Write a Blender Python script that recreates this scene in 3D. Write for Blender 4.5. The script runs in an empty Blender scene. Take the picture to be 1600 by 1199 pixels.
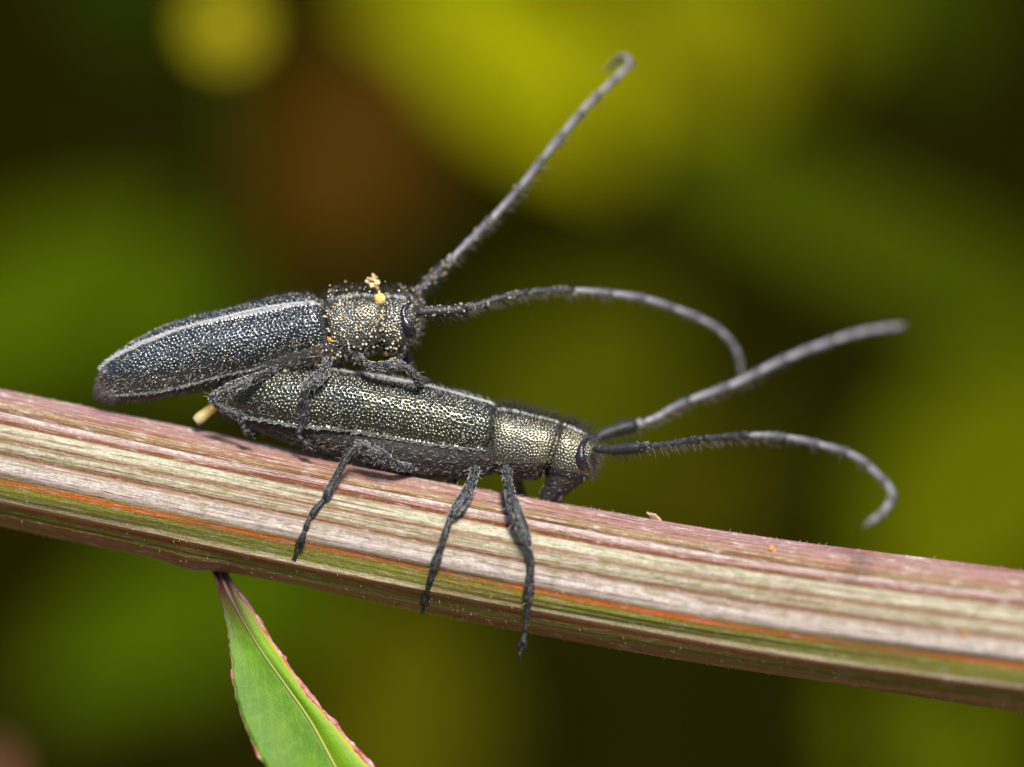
import bpy, bmesh, math, random
import numpy as np
from mathutils import Vector
from mathutils.bvhtree import BVHTree
from mathutils.kdtree import KDTree

random.seed(7); rng = np.random.default_rng(7)
SC = bpy.context.scene; COL = SC.collection
rad = math.radians

# ------------------------------------------------------------------ camera, world, sun, exposure
# one unit is a millimetre; the camera hangs 100 mm in front of the beetles and looks slightly down
PITCH = rad(12); DIST = 100.0; PX = 50.0; HEIGHT = 230.0
RT = np.array([1.0, 0, 0]); FW = np.array([0, math.cos(PITCH), -math.sin(PITCH)]); UP = np.array([0, math.sin(PITCH), math.cos(PITCH)])
ORG = np.array([0, 0, HEIGHT])
cam_d = bpy.data.cameras.new('camera'); cam = bpy.data.objects.new('camera', cam_d); COL.objects.link(cam)
cam.location = ORG - FW * DIST; cam.rotation_euler = (rad(90) - PITCH, 0, 0)
cam_d.sensor_width = 36; cam_d.lens = 36 * DIST / (1600 / PX); cam_d.clip_start = 1; cam_d.clip_end = 60000
cam_d.dof.use_dof = True; cam_d.dof.focus_distance = DIST - 0.7
APERTURE = 7.5
cam_d.dof.aperture_fstop = cam_d.lens * 1e-3 / APERTURE
SC.camera = cam

SUN = RT * 0.18 + FW * -0.74 + UP * 0.65; SUN = SUN / np.linalg.norm(SUN)
w = bpy.data.worlds.new('World'); SC.world = w; w.use_nodes = True
wn = w.node_tree.nodes; wl = w.node_tree.links
sky = wn.new('ShaderNodeTexSky'); sky.sky_type = 'NISHITA'; sky.sun_disc = False
sky.sun_elevation = math.asin(SUN[2]); sky.sun_rotation = math.atan2(SUN[0], SUN[1])
wn['Background'].inputs['Strength'].default_value = 0.075
wl.new(sky.outputs[0], wn['Background'].inputs['Color'])
sun_d = bpy.data.lights.new('sun', 'SUN'); sun_d.energy = 5.0; sun_d.angle = rad(15); sun_d.color = (1, 0.95, 0.87)
sun = bpy.data.objects.new('sun', sun_d); COL.objects.link(sun)
sun.rotation_euler = Vector(SUN).to_track_quat('Z', 'Y').to_euler(); sun.location = (100, -200, 600)
SC.view_settings.view_transform = 'Standard'; SC.view_settings.look = 'None'
SC.view_settings.exposure = 0.45; SC.view_settings.gamma = 1; SC.view_settings.use_curve_mapping = False
SC.render.engine = 'CYCLES'; SC.cycles.use_denoising = True; SC.cycles.use_adaptive_sampling = False
SC.cycles.max_bounces = 6

# ------------------------------------------------------------------ helpers
def P(px, py, d=0.0):
    """a point of the place: seen at px,py in a 1600-wide view, d mm behind the plane through the beetles"""
    px = np.asarray(px, float); py = np.asarray(py, float); d = np.asarray(d, float)
    s = (1 + d / DIST) / PX
    return ORG + np.multiply.outer((px - 800) * s, RT) + np.multiply.outer((599.5 - py) * s, UP) + np.multiply.outer(d, FW)

def resample(a, n, key=3):
    """cubic interpolation of the rows of a, spread evenly over the chord length of the first key columns"""
    a = np.asarray(a, float); k = len(a)
    t = np.concatenate([[0], np.cumsum(np.maximum(np.linalg.norm(np.diff(a[:, :key], axis=0), axis=1), 1e-6))])
    m = np.zeros_like(a)
    dt = np.diff(t)[:, None]; sl = np.diff(a, axis=0) / dt
    m[0] = sl[0]; m[-1] = sl[-1]
    if k > 2:
        m[1:-1] = (sl[:-1] * dt[1:] + sl[1:] * dt[:-1]) / (dt[1:] + dt[:-1])
    q = np.linspace(0, t[-1], n) if np.isscalar(n) else np.asarray(n) * t[-1]
    i = np.clip(np.searchsorted(t, q, 'right') - 1, 0, k - 2)
    h = dt[i]; u = ((q - t[i])[:, None]) / h
    return (2*u**3-3*u**2+1)*a[i] + (u**3-2*u**2+u)*h*m[i] + (-2*u**3+3*u**2)*a[i+1] + (u**3-u**2)*h*m[i+1]

def norm(v):
    return v / np.maximum(np.linalg.norm(v, axis=-1, keepdims=True), 1e-9)

def frames(C, ref=None):
    T = norm(np.gradient(C, axis=0)); n = len(C)
    U = np.zeros_like(C)
    r = -FW if ref is None else ref
    for i in range(n):
        b = r if (i == 0 or ref is not None) else U[i-1]
        v = b - T[i] * np.dot(b, T[i])
        if np.linalg.norm(v) < 1e-3:
            v = UP - T[i] * np.dot(UP, T[i])
        U[i] = v / np.linalg.norm(v)
    return T, U, np.cross(T, U)

def grid_faces(n, m, closed=True, off=0):
    i = np.arange(n - 1)[:, None]; j = np.arange(m if closed else m - 1)[None, :]
    a = i * m + j; b = i * m + (j + 1) % m
    return (np.stack([a, b, b + m, a + m], -1).reshape(-1, 4) + off).tolist()

class Mesh:
    def __init__(s): s.v = []; s.f = []; s.uv = []; s.n = 0; s.mi = []
    def add(s, v, f, uv=None, mi=0):
        v = np.asarray(v, float).reshape(-1, 3)
        if uv is None: uv = np.zeros((len(v), 2))
        s.v.append(v); s.uv.append(np.asarray(uv, float).reshape(-1, 2))
        s.f += [tuple(k + s.n for k in q) for q in f] if s.n else [tuple(q) for q in f]
        s.mi += [mi] * len(f); s.n += len(v); return s
    def verts(s): return np.concatenate(s.v)
    def build(s, name, mats, root=None, parent=None, smooth=True, recalc=True):
        o_ = np.array(root.location) if root is not None else np.zeros(3)
        V = s.verts()
        if root is None:
            o_ = np.array([V[:, 0].mean(), V[:, 1].mean(), V[:, 2].min()])
        me = bpy.data.meshes.new(name); me.from_pydata((V - o_).tolist(), [], s.f); me.update()
        if not isinstance(mats, (list, tuple)): mats = [mats]
        for m in mats: me.materials.append(m)
        if len(mats) > 1: me.polygons.foreach_set('material_index', s.mi)
        me.polygons.foreach_set('use_smooth', [smooth] * len(s.f))
        UV = np.concatenate(s.uv); ul = me.uv_layers.new(name='uv')
        li = np.empty(len(me.loops), int); me.loops.foreach_get('vertex_index', li)
        ul.data.foreach_set('uv', UV[li].ravel())
        if recalc:
            bm = bmesh.new(); bm.from_mesh(me); bmesh.ops.recalc_face_normals(bm, faces=bm.faces); bm.to_mesh(me); bm.free()
        ob = bpy.data.objects.new(name, me); COL.objects.link(ob)
        if root is None: ob.location = o_
        else: ob.parent = parent or root
        return ob

def ring_loft(C, U, V, ru, rv, m=24, e=1.0, uvx=None):
    th = np.linspace(0, 2 * math.pi, m, endpoint=False)
    c = np.sign(np.cos(th)) * np.abs(np.cos(th)) ** e; s = np.sign(np.sin(th)) * np.abs(np.sin(th)) ** e
    X = C[:, None] + U[:, None] * (ru[:, None] * c)[..., None] + V[:, None] * (rv[:, None] * s)[..., None]
    n = len(C); f = grid_faces(n, m)
    verts = np.concatenate([X.reshape(-1, 3), C[:1], C[-1:]])
    a, b = n * m, n * m + 1
    f = [list(q)[::-1] for q in f]
    f += [(a, j, (j + 1) % m) for j in range(m)] + [(b, (n-1)*m + (j+1) % m, (n-1)*m + j) for j in range(m)]
    L = np.linspace(0, 1, n) if uvx is None else uvx
    uv = np.stack(np.broadcast_arrays(L[:, None], (th / (2*math.pi))[None, :]), -1).reshape(-1, 2)
    uv = np.concatenate([uv, [[0, 0], [1, 0]]])
    return verts, f, uv

def tube(pts, n=24, m=10, flat=1.0, mesh=None, uvx=None, mi=0):
    """pts rows: world x,y,z,radius"""
    a = resample(pts, n) if n else np.asarray(pts, float)
    C = a[:, :3]; r = np.maximum(a[:, 3], 1e-4); T, U, V = frames(C)
    mesh = mesh or Mesh()
    return mesh.add(*ring_loft(C, U, V, r, r * flat, m, uvx=uvx), mi=mi)

def tube_px(pts, n=24, m=10, **k):
    a = np.array(pts, float)
    return tube(np.concatenate([P(a[:, 0], a[:, 1], a[:, 2]), a[:, 3:4] / PX], 1), n, m, **k)

def empty(name, loc, label=None, cat=None, group=None):
    o = bpy.data.objects.new(name, None); COL.objects.link(o); o.location = loc; o.empty_display_size = 1
    return tag(o, label, cat, group)

def tag(o, label=None, cat=None, group=None, kind=None):
    for k, v in (('label', label), ('category', cat), ('group', group), ('kind', kind)):
        if v: o[k] = v
    return o

def world_verts(ob):
    n = len(ob.data.vertices); v = np.empty(n * 3); ob.data.vertices.foreach_get('co', v)
    o = np.array(ob.location); q = ob.parent
    while q is not None: o = o + np.array(q.location); q = q.parent
    return v.reshape(-1, 3) + o

def sample(ob, n, keep=None):
    """random points and outward normals on a mesh object, keep(centres, normals) weighs its faces"""
    me = ob.data; V = world_verts(ob); me.calc_loop_triangles(); k = len(me.loop_triangles)
    tri = np.empty(k * 3, int); me.loop_triangles.foreach_get('vertices', tri); tri = tri.reshape(-1, 3)
    A, B, C = V[tri[:, 0]], V[tri[:, 1]], V[tri[:, 2]]
    Nn = np.cross(B - A, C - A); ar = np.linalg.norm(Nn, axis=1)
    if keep is not None: ar = ar * keep((A + B + C) / 3, norm(Nn))
    cs = np.cumsum(ar)
    if cs[-1] <= 0: return np.zeros((0, 3)), np.zeros((0, 3))
    k = np.minimum(np.searchsorted(cs, rng.random(n) * cs[-1]), len(tri) - 1)
    r1 = np.sqrt(rng.random(n))[:, None]; r2 = rng.random(n)[:, None]
    return (1 - r1) * A[k] + r1 * (1 - r2) * B[k] + r1 * r2 * C[k], norm(Nn[k])

def hairs(mesh, p, nrm, lean, length, radius, lift=0.3, jit=0.35, mi=0, bend=0.0):
    """thin tapered bristles at p: direction = lift*normal + (1-lift)*lean, each two sections long"""
    n = len(p)
    if n == 0: return
    lean = np.broadcast_to(lean, p.shape)
    t = lean - nrm * np.sum(lean * nrm, 1, keepdims=True)
    d = norm(norm(t) * (1 - lift) + nrm * lift + rng.normal(0, jit, (n, 3)) * 0.6)
    d = np.where(np.sum(d * nrm, 1, keepdims=True) < 0.05, norm(d + nrm * 0.3), d)
    L = (length * rng.uniform(0.6, 1.2, n))[:, None]
    a = norm(np.cross(d, rng.normal(size=(n, 3)))); b = np.cross(d, a)
    mid = p + d * L * 0.55; d2 = norm(d + norm(t) * bend - nrm * bend * 0.6); tip = mid + d2 * L * 0.45
    R = radius; base = p - nrm * 0.02
    q = [math.cos(k * 2.0944) * a + math.sin(k * 2.0944) * b for k in range(3)]
    X = np.stack([base + R * q[0], base + R * q[1], base + R * q[2], mid + .7*R*q[0], mid + .7*R*q[1], mid + .7*R*q[2], tip], 1)
    o = np.arange(n)[:, None] * 7
    f = []
    for k in range(3):
        k2 = (k + 1) % 3
        f.append(np.concatenate([o + k, o + k2, o + 3 + k2], 1)); f.append(np.concatenate([o + k, o + 3 + k2, o + 3 + k], 1))
        f.append(np.concatenate([o + 3 + k, o + 3 + k2, o + 6], 1))
    mesh.add(X.reshape(-1, 3), np.concatenate(f).tolist(), mi=mi)

# ------------------------------------------------------------------ materials
def mat(name, col, rough=0.5, metal=0.0, spec=0.5, **kw):
    m = bpy.data.materials.new(name); m.use_nodes = True
    b = m.node_tree.nodes['Principled BSDF']
    b.inputs['Base Color'].default_value = (*col, 1); b.inputs['Roughness'].default_value = rough
    b.inputs['Metallic'].default_value = metal; b.inputs['Specular IOR Level'].default_value = spec
    for k, v in kw.items(): b.inputs[k].default_value = v
    return m

class N:
    """short-hand for wiring nodes"""
    def __init__(s, m): s.t = m.node_tree; s.b = s.t.nodes['Principled BSDF']
    def new(s, typ, **kw):
        n = s.t.nodes.new('ShaderNode' + typ)
        for k, v in kw.items(): setattr(n, k, v)
        return n
    def link(s, a, b): s.t.links.new(a, b)
    def noise(s, vec, scale, detail=3, rough=0.55):
        n = s.new('TexNoise'); n.inputs['Scale'].default_value = scale; n.inputs['Detail'].default_value = detail; n.inputs['Roughness'].default_value = rough
        s.link(vec, n.inputs['Vector']); return n.outputs['Fac']
    def scale(s, vec, v):
        n = s.new('VectorMath', operation='MULTIPLY'); s.link(vec, n.inputs[0]); n.inputs[1].default_value = v; return n.outputs[0]
    def ramp(s, fac, stops, interp='LINEAR'):
        n = s.new('ValToRGB'); n.color_ramp.interpolation = interp
        e = n.color_ramp.elements
        while len(e) < len(stops): e.new(0.5)
        for k, (p, c) in zip(e, stops):
            k.position = p
        for k, (p, c) in zip(e, stops):
            k.color = (*c, 1) if len(c) == 3 else c
        s.link(fac, n.inputs[0]); return n.outputs['Color']
    def mix(s, fac, a, b, mode='MIX'):
        n = s.new('MixRGB', blend_type=mode)
        for sock, v in ((n.inputs[0], fac), (n.inputs[1], a), (n.inputs[2], b)):
            if isinstance(v, (int, float)): sock.default_value = v
            elif isinstance(v, tuple): sock.default_value = (*v, 1)
            else: s.link(v, sock)
        return n.outputs[0]
    def math(s, op, a, b=0.0, c=0.0):
        n = s.new('Math', operation=op)
        for sock, v in zip(n.inputs, (a, b, c)):
            if isinstance(v, (int, float)): sock.default_value = v
            else: s.link(v, sock)
        return n.outputs[0]
    def range(s, x, a, b, c=0.0, d=1.0):
        n = s.new('MapRange'); s.link(x, n.inputs[0])
        for k, v in enumerate((a, b, c, d)): n.inputs[k + 1].default_value = v
        return n.outputs[0]
    def obj(s): return s.new('TexCoord').outputs['Object']
    def uv(s): return s.new('TexCoord').outputs['UV']
    def sep(s, vec):
        n = s.new('SeparateXYZ'); s.link(vec, n.inputs[0]); return n.outputs
    def bump(s, h, strength=0.5, dist=0.05):
        n = s.new('Bump'); n.inputs['Strength'].default_value = strength; n.inputs['Distance'].default_value = dist
        s.link(h, n.inputs['Height']); s.link(n.outputs[0], s.b.inputs['Normal'])
    def base(s, c): s.link(c, s.b.inputs['Base Color'])

def elytra_mat(name, c1, c2, pale):
    m = mat(name, c1, 0.3, 0.85); k = N(m); ob = k.obj(); u = k.sep(k.uv())
    c = k.mix(k.range(k.noise(ob, 0.9, 2), 0.35, 0.65), c1, c2)
    c = k.mix(k.range(k.noise(ob, 4.0, 3), 0.35, 0.7, 0, 0.6), c, tuple(x * 0.4 for x in c1))
    # the felted pale band along the suture and the thin one along the outer edge
    wv = k.math('ADD', u[1], k.math('MULTIPLY', k.math('SUBTRACT', k.noise(ob, 7.0, 3), 0.5), 0.05))
    band = k.math('MAXIMUM', k.range(wv, 0.008, 0.036, 1, 0), k.range(wv, 0.965, 0.985, 0, 0.6))
    c = k.mix(band, c, pale); k.base(c)
    k.link(k.math('SUBTRACT', 0.85, k.math('MULTIPLY', band, 0.85)), k.b.inputs['Metallic'])
    k.link(k.math('ADD', k.range(k.noise(ob, 5.0), 0.3, 0.7, 0.20, 0.30), k.math('MULTIPLY', band, 0.4)), k.b.inputs['Roughness'])
    k.bump(k.noise(ob, 22.0, 2), 0.12, 0.02)
    return m

M_EL_UP = elytra_mat('elytra blue grey', (0.115, 0.132, 0.152), (0.130, 0.140, 0.146), (0.46, 0.46, 0.47))
M_EL_LO = elytra_mat('elytra bronze green', (0.155, 0.158, 0.108), (0.095, 0.104, 0.094), (0.22, 0.22, 0.215))

def punct_mat(name, c1, c2, sc=9.0):
    m = mat(name, c1, 0.3, 0.8); k = N(m); ob = k.obj()
    k.base(k.mix(k.range(k.noise(ob, 1.3, 2), 0.35, 0.65), c1, c2))
    k.bump(k.noise(ob, 30.0, 2), 0.25, 0.02)
    return m
M_PR_UP = punct_mat('pronotum punctured bronze', (0.18, 0.168, 0.13), (0.13, 0.135, 0.14))
M_PR_LO = punct_mat('pronotum punctured brass', (0.21, 0.19, 0.13), (0.14, 0.135, 0.12))

def felt_mat(name, c1, c2, rough=0.6):
    m = mat(name, c1, rough, 0.0, 0.4); k = N(m); ob = k.obj()
    k.base(k.mix(k.range(k.noise(ob, 6.0, 4), 0.35, 0.65), c1, c2)); k.bump(k.noise(ob, 18.0, 3), 0.6, 0.05)
    return m
M_VENTER = felt_mat('felted underside and shade', (0.014, 0.012, 0.011), (0.035, 0.03, 0.028))
M_LEG = felt_mat('felted leg', (0.012, 0.012, 0.014), (0.03, 0.03, 0.034), 0.33)
M_TARSUS = felt_mat('dark foot', (0.012, 0.012, 0.013), (0.035, 0.034, 0.037), 0.4)
M_EYE = mat('eye dark violet', (0.016, 0.013, 0.021), 0.24, 0.0, 0.8); _k = N(M_EYE)
_v = _k.new('TexVoronoi'); _v.inputs['Scale'].default_value = 22; _k.link(_k.obj(), _v.inputs['Vector']); _k.bump(_v.outputs['Distance'], 0.35, 0.02)
M_DARKHAIR = mat('dark bristle', (0.018, 0.014, 0.012), 0.4, 0, 0.4)
M_PALEHAIR = mat('pale grey hair', (0.52, 0.50, 0.49), 0.45, 0, 0.4)
M_TANHAIR = mat('tan grey hair', (0.15, 0.122, 0.107), 0.45, 0, 0.4)
M_WHITEHAIR = mat('white hair', (0.70, 0.70, 0.70), 0.5, 0, 0.3)
M_HORN = mat('pale horn tip', (0.55, 0.47, 0.22), 0.35); _k = N(M_HORN)
_k.base(_k.ramp(_k.sep(_k.uv())[0], [(0.0, (0.03, 0.02, 0.01)), (0.35, (0.20, 0.12, 0.02)), (0.62, (0.36, 0.28, 0.10)), (1, (0.52, 0.47, 0.28))]))
def antenna_mat(name, base, tip):
    m = mat(name, tip, 0.5, 0, 0.4); k = N(m); ob = k.obj(); u = k.sep(k.uv())[0]
    n = k.range(k.noise(ob, 12.0, 3), 0.3, 0.7, 0.55, 1.3)
    c = k.ramp(u, [(0.0, tuple(x * 1.25 for x in base)), (0.3, base), (0.6, tuple(0.5 * x + 0.5 * y for x, y in zip(base, tip))), (0.86, tip), (1, tuple(x * .5 for x in tip))])
    k.base(k.mix(1.0, c, n, 'MULTIPLY')); k.bump(k.noise(ob, 24.0, 2), 0.5, 0.03); return m
M_ANT = antenna_mat('antenna banded grey', (0.24, 0.23, 0.26), (0.085, 0.082, 0.096))
M_ANT_DARK = antenna_mat('antenna dark', (0.035, 0.035, 0.042), (0.02, 0.02, 0.025))

# ------------------------------------------------------------------ the ground and the sky reach the horizon
def ground():
    n = 121; g = np.linspace(-1, 1, n); g = np.sign(g) * np.abs(g) ** 2.2 * 30000
    X, Y = np.meshgrid(g, g, indexing='ij'); Z = 6 * np.sin(X * 0.011) * np.cos(Y * 0.009) - 6
    V = np.stack([X, Y, Z], -1).reshape(-1, 3)
    m = mat('soil and moss darkened for shade', (0.03, 0.03, 0.008), 1.0, 0, 0.0); k = N(m); ob = k.obj()
    c = k.mix(k.range(k.noise(ob, 0.008, 4), 0.4, 0.6), (0.0085, 0.0065, 0.0003), (0.008, 0.0085, 0.0003))  # soil darkened so that its colour holds the shade between plants
    d_ = k.new('VectorMath', operation='LENGTH'); k.link(k.scale(ob, (1.0, 1.0, 0.0)), d_.inputs[0])
    dry = k.range(k.math('ADD', d_.outputs['Value'], k.math('MULTIPLY', k.noise(ob, .02, 3), 160.0)), 420.0, 560.0, 1, 0)  # mask of an unseen pale patch, added to bounce light up under the stem
    straw = k.mix(k.noise(ob, .12, 5, .7), (.22, .16, .07), (.15, .125, .045))  # straw tones of the added bounce patch
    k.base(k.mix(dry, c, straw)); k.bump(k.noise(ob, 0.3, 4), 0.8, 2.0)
    o = Mesh().add(V, grid_faces(n, n, False)).build('ground', m); assert abs(o.location.x) < 1e3; tag(o, 'mossy soil under the plants, darkened for shade, with an added pale bounce patch', None, None, 'structure')
ground()

# ------------------------------------------------------------------ the ribbed stem the beetles stand on, with its leaf
STEM_R = 2.03
SX = np.array([-900, -600, -300, 0, 400, 800, 1200, 1600, 2000, 2400.0])
SY = np.array([505, 578, 648, 713, 797, 877, 946, 1001, 1049, 1092.0])
SD = np.array([2.2, 1.7, 1.3, 1.0, 0.75, 0.5, -0.6, -2.2, -4.0, -6.0])
def stem_axis(px):
    a = resample(np.stack([SX, SY, SD], 1), 400, key=1)
    return np.interp(px, a[:, 0], a[:, 1]), np.interp(px, a[:, 0], a[:, 2])
def stem_d(px, py, out=0.1):
    """depth of the front of the stem at a place, out mm clear of its skin"""
    cy, cd = stem_axis(px); o = (py - cy) * 0.98 / PX; r = STEM_R + out
    return cd - math.sqrt(max(r * r - o * o, 0.0))

def stripe(f, stops):
    return np.interp(f, [s[0] for s in stops], [s[1] for s in stops])
RIDGE = [(0, .3), (.05, .6), (.085, .2), (.11, .6), (.14, -.4), (.168, 1), (.205, -.9), (.25, .4), (.33, .75), (.36, .3), (.4, .8), (.45, -.7),
         (.5, .5), (.56, 1.0), (.61, .6), (.65, -.35), (.69, -.15), (.76, .2), (.812, .7), (.85, -.2), (.89, -.05), (.93, .5), (.965, -.2), (1, .3)]
def build_plant():
    base_world = P(2400, 1092, -6.0)
    root = empty('ribbed_plant', (base_world[0] + 46, base_world[1] - 2, -6), 'pinkish green ribbed plant stem carrying both beetles, with one hanging leaf', 'plant')
    px = np.linspace(-900, 2400, 620); cy, cd = stem_axis(px)
    C = P(px, cy, cd)
    tail = resample(np.array([C[-2], C[-1], C[-1] + [22, -1, -14], C[-1] + [38, -2, -60], [C[-1][0] + 46, C[-1][1] - 2, -8]]), 80)
    C = np.concatenate([C, tail[3:]]); n = len(C)
    T, U, V = frames(C, ref=UP)          # U up, V sideways
    V = np.where((V @ FW)[:, None] > 0, -V, V)  # V towards the viewer
    m = 360; th = np.linspace(0, 2 * math.pi, m, endpoint=False)
    f = (1 - np.cos(th)) / 2             # 0 on top, 1 below
    prof = stripe(f, RIDGE)
    L = np.concatenate([[0], np.cumsum(np.linalg.norm(np.diff(C, axis=0), axis=1))])
    ribs = np.convolve(rng.normal(0, 1, m + 40), np.hanning(7) / 2.2, 'same')[20:-20]
    wob = np.zeros((n, m)) + 0.022 * ribs[None, :] * (1 + .5 * np.sin(L[:, None] * .21 + th[None, :] * 9))
    for q in range(14):
        a, b, ph = rng.integers(1, 14), rng.uniform(0.05, 0.5), rng.uniform(0, 6.28)
        wob += np.sin(a * th[None, :] + b * L[:, None] + ph) * 0.011
    r = STEM_R * np.interp(L, [0, 12, L[-1]], [0.9, 1.0, 1.1])[:, None] + 0.075 * prof[None, :] * (1 + 0.35 * np.sin(0.33 * L[:, None] + 5 * th[None, :])) + wob
    dn = np.linalg.norm(C - P(322, 781, .8), axis=1)
    r = r + 0.17 * np.exp(-(dn / .75) ** 2)[:, None] * np.exp(-((th - math.pi) / .55) ** 2)[None, :]
    X = C[:, None] + U[:, None] * (r * np.cos(th))[..., None] + V[:, None] * (r * np.sin(th))[..., None]
    uv = np.stack(np.broadcast_arrays(f[None, :], L[:, None]), -1)
    faces = [q[::-1] for q in grid_faces(n, m)] + [tuple(range(m)), tuple(range((n-1)*m, n*m))[::-1]]
    st = Mesh().add(X.reshape(-1, 3), faces, uv.reshape(-1, 2))
    # colour: stripes run along the ribs, broken up lengthwise
    M = mat('ribbed stem skin', (0.4, 0.35, 0.25), 0.42, 0, 0.35); k = N(M); u = k.sep(k.uv()); ob = k.obj()
    comb = k.new('CombineXYZ'); k.link(k.math('MULTIPLY', u[0], 40.0), comb.inputs[0]); k.link(k.math('MULTIPLY', u[1], 0.34), comb.inputs[1])
    long_n = k.noise(comb.outputs[0], 1.0, 4, 0.6)
    comb2 = k.new('CombineXYZ'); k.link(k.math('MULTIPLY', u[0], 150.0), comb2.inputs[0]); k.link(k.math('MULTIPLY', u[1], 1.6), comb2.inputs[1])
    fine_n = k.noise(comb2.outputs[0], 1.0, 4, 0.65)
    ff = k.math('ADD', u[0], k.math('MULTIPLY', k.math('SUBTRACT', long_n, 0.5), 0.028))
    ff = k.math('ADD', ff, k.math('MULTIPLY', k.math('SUBTRACT', fine_n, 0.5), 0.012))
    pk, wh, tan, red, orr, gr, dg, br, mv = (.62, .38, .35), (.93, .83, .78), (.46, .31, .16), (.16, .035, .02), (.72, .13, .006), (.25, .26, .016), (.16, .18, .012), (.38, .11, .03), (.46, .25, .27)
    wg = (.80, .76, .58)
    stops = [(0, mv), (.085, (.50, .29, .24)), (.118, (.50, .35, .20)), (.14, (.15, .05, .03)), (.158, wh), (.186, pk), (.205, (.20, .045, .018)), (.228, (.26, .10, .03)), (.25, wg), (.31, wg), (.345, (.38, .15, .09)),
             (.375, wg), (.42, (.66, .58, .42)), (.45, (.24, .05, .03)), (.48, (.7, .58, .5)), (.51, wh), (.60, (.88, .76, .74)), (.625, (.40, .26, .05)), (.641, orr), (.657, orr), (.672, (.30, .14, .014)), (.69, gr), (.77, (.23, .25, .03)), (.80, (.64, .52, .36)),
             (.822, (.68, .48, .40)), (.84, (.60, .15, .016)), (.862, (.45, .12, .016)), (.885, (.20, .215, .015)), (.91, dg), (.935, br), (.965, (.34, .14, .09)), (1, (.18, .06, .025))]
    c = k.ramp(ff, stops)
    # mottling: short flecks of green and of pale wax between the red lines
    comb5 = k.new('CombineXYZ'); k.link(k.math('MULTIPLY', u[0], 60.0), comb5.inputs[0]); k.link(k.math('MULTIPLY', u[1], 1.3), comb5.inputs[1])
    mot = k.noise(comb5.outputs[0], 1.0, 6, 0.68); mid_ = k.math('MULTIPLY', k.range(u[0], .22, .27), k.range(u[0], .60, .50))
    c = k.mix(k.math('MULTIPLY', k.range(mot, .50, .60), k.math('ADD', k.math('MULTIPLY', mid_, .55), .12)), c, (.36, .35, .10))
    c = k.mix(k.math('MULTIPLY', k.range(mot, .46, .38), k.range(u[0], .60, .66, .6, .3)), c, (.92, .84, .78))
    mot2 = k.noise(comb5.outputs[0], 2.3, 5, 0.7)
    c = k.mix(k.math('MULTIPLY', k.range(mot2, .57, .63), k.range(u[0], .60, .66, .5, .3)), c, (.44, .22, .14))
    patch = k.range(k.noise(ob, 2.6, 6, 0.7), 0.48, 0.62)
    low = k.range(u[0], .60, .66, 1.0, 0.35)
    c = k.mix(k.math('MULTIPLY', k.math('MULTIPLY', patch, low), 0.35), c, k.mix(k.range(long_n, .4, .6), (.22, .23, .05), (.34, .24, .17)))
    comb4 = k.new('CombineXYZ'); k.link(k.math('MULTIPLY', u[0], 40.0), comb4.inputs[0]); k.link(k.math('MULTIPLY', u[1], 0.07), comb4.inputs[1])
    rib = k.noise(comb4.outputs[0], 1.0, 2, 0.5)
    thin = k.math('MULTIPLY', k.range(k.math('ABSOLUTE', k.math('SUBTRACT', rib, 0.5)), .0, .05, 1, 0), k.math('MULTIPLY', k.range(long_n, .40, .56, .1, .8), k.range(u[0], .58, .66, 1.0, .35)))
    brk = k.noise(k.scale(k.uv(), (6.0, .16, 1.0)), 1.0, 4, .6)
    c = k.mix(k.math('MULTIPLY', k.range(brk, .47, .6), k.range(u[0], .60, .63)), c, k.mix(.6, c, (.24, .17, .04)))
    c = k.mix(thin, c, k.mix(k.range(u[0], .4, .7), (.30, .075, .035), (.32, .13, .018)))
    comb3 = k.new('CombineXYZ'); k.link(k.math('MULTIPLY', u[0], 260.0), comb3.inputs[0]); k.link(k.math('MULTIPLY', u[1], 2.4), comb3.inputs[1])
    grain = k.noise(comb3.outputs[0], 1.0, 5, 0.75)
    scur = k.range(fine_n, 0.53, 0.66)
    c = k.mix(k.math('MULTIPLY', k.math('MULTIPLY', scur, low), 0.38), c, (.30, .15, .11))
    wax = k.range(k.noise(ob, 8.0, 6, 0.75), 0.5, 0.66)
    c = k.mix(k.math('MULTIPLY', wax, 0.35), c, k.mix(1.0, c, (1.55, 1.6, 1.65), 'MULTIPLY'))
    c = k.mix(k.math('MULTIPLY', k.range(grain, .52, .62), 0.5), c, k.mix(1.0, c, (.66, .50, .38), 'MULTIPLY'))
    c = k.mix(k.range(k.noise(ob, 11.0, 4, .7), .60, .68, 0, .6), c, (.26, .13, .08))
    k.base(c)
    k.link(k.range(fine_n, .3, .7, .3, .55), k.b.inputs['Roughness'])
    k.bump(k.math('ADD', k.math('ADD', k.math('ADD', k.math('SUBTRACT', fine_n, k.math('MULTIPLY', thin, 0.9)), k.math('MULTIPLY', grain, 0.8)), k.math('MULTIPLY', k.noise(ob, 9.0, 4), 0.7)), k.math('MULTIPLY', k.noise(ob, 30.0, 2), 0.35)), 0.9, 0.12)
    so = st.build('stem', M, root)
    # sparse short hairs on the stem
    p, nn = sample(so, 2600, lambda c, nn: ((c[:, 0] > -24) & (c[:, 0] < 24)).astype(float)); hm = Mesh()
    hairs(hm, p, nn, T[n // 3], 0.13, 0.008, 0.6, 0.5)
    h = hm.build('stem_hairs', mat('stem hair', (.62, .52, .42), 0.5), root, so, recalc=False); h['kind'] = 'stuff'
    # the leaf: folded along its midrib, hanging under the stem
    s0 = 0.45
    left = np.array([(331, 880, .5), (337, 905, .3), (351, 960, .15), (362, 1030, .1), (372, 1100, .1), (388, 1145, .1), (417, 1200, .2), (470, 1300, .5), (540, 1410, 1), (640, 1530, 1.6), (760, 1640, 2.4)], float)
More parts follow.
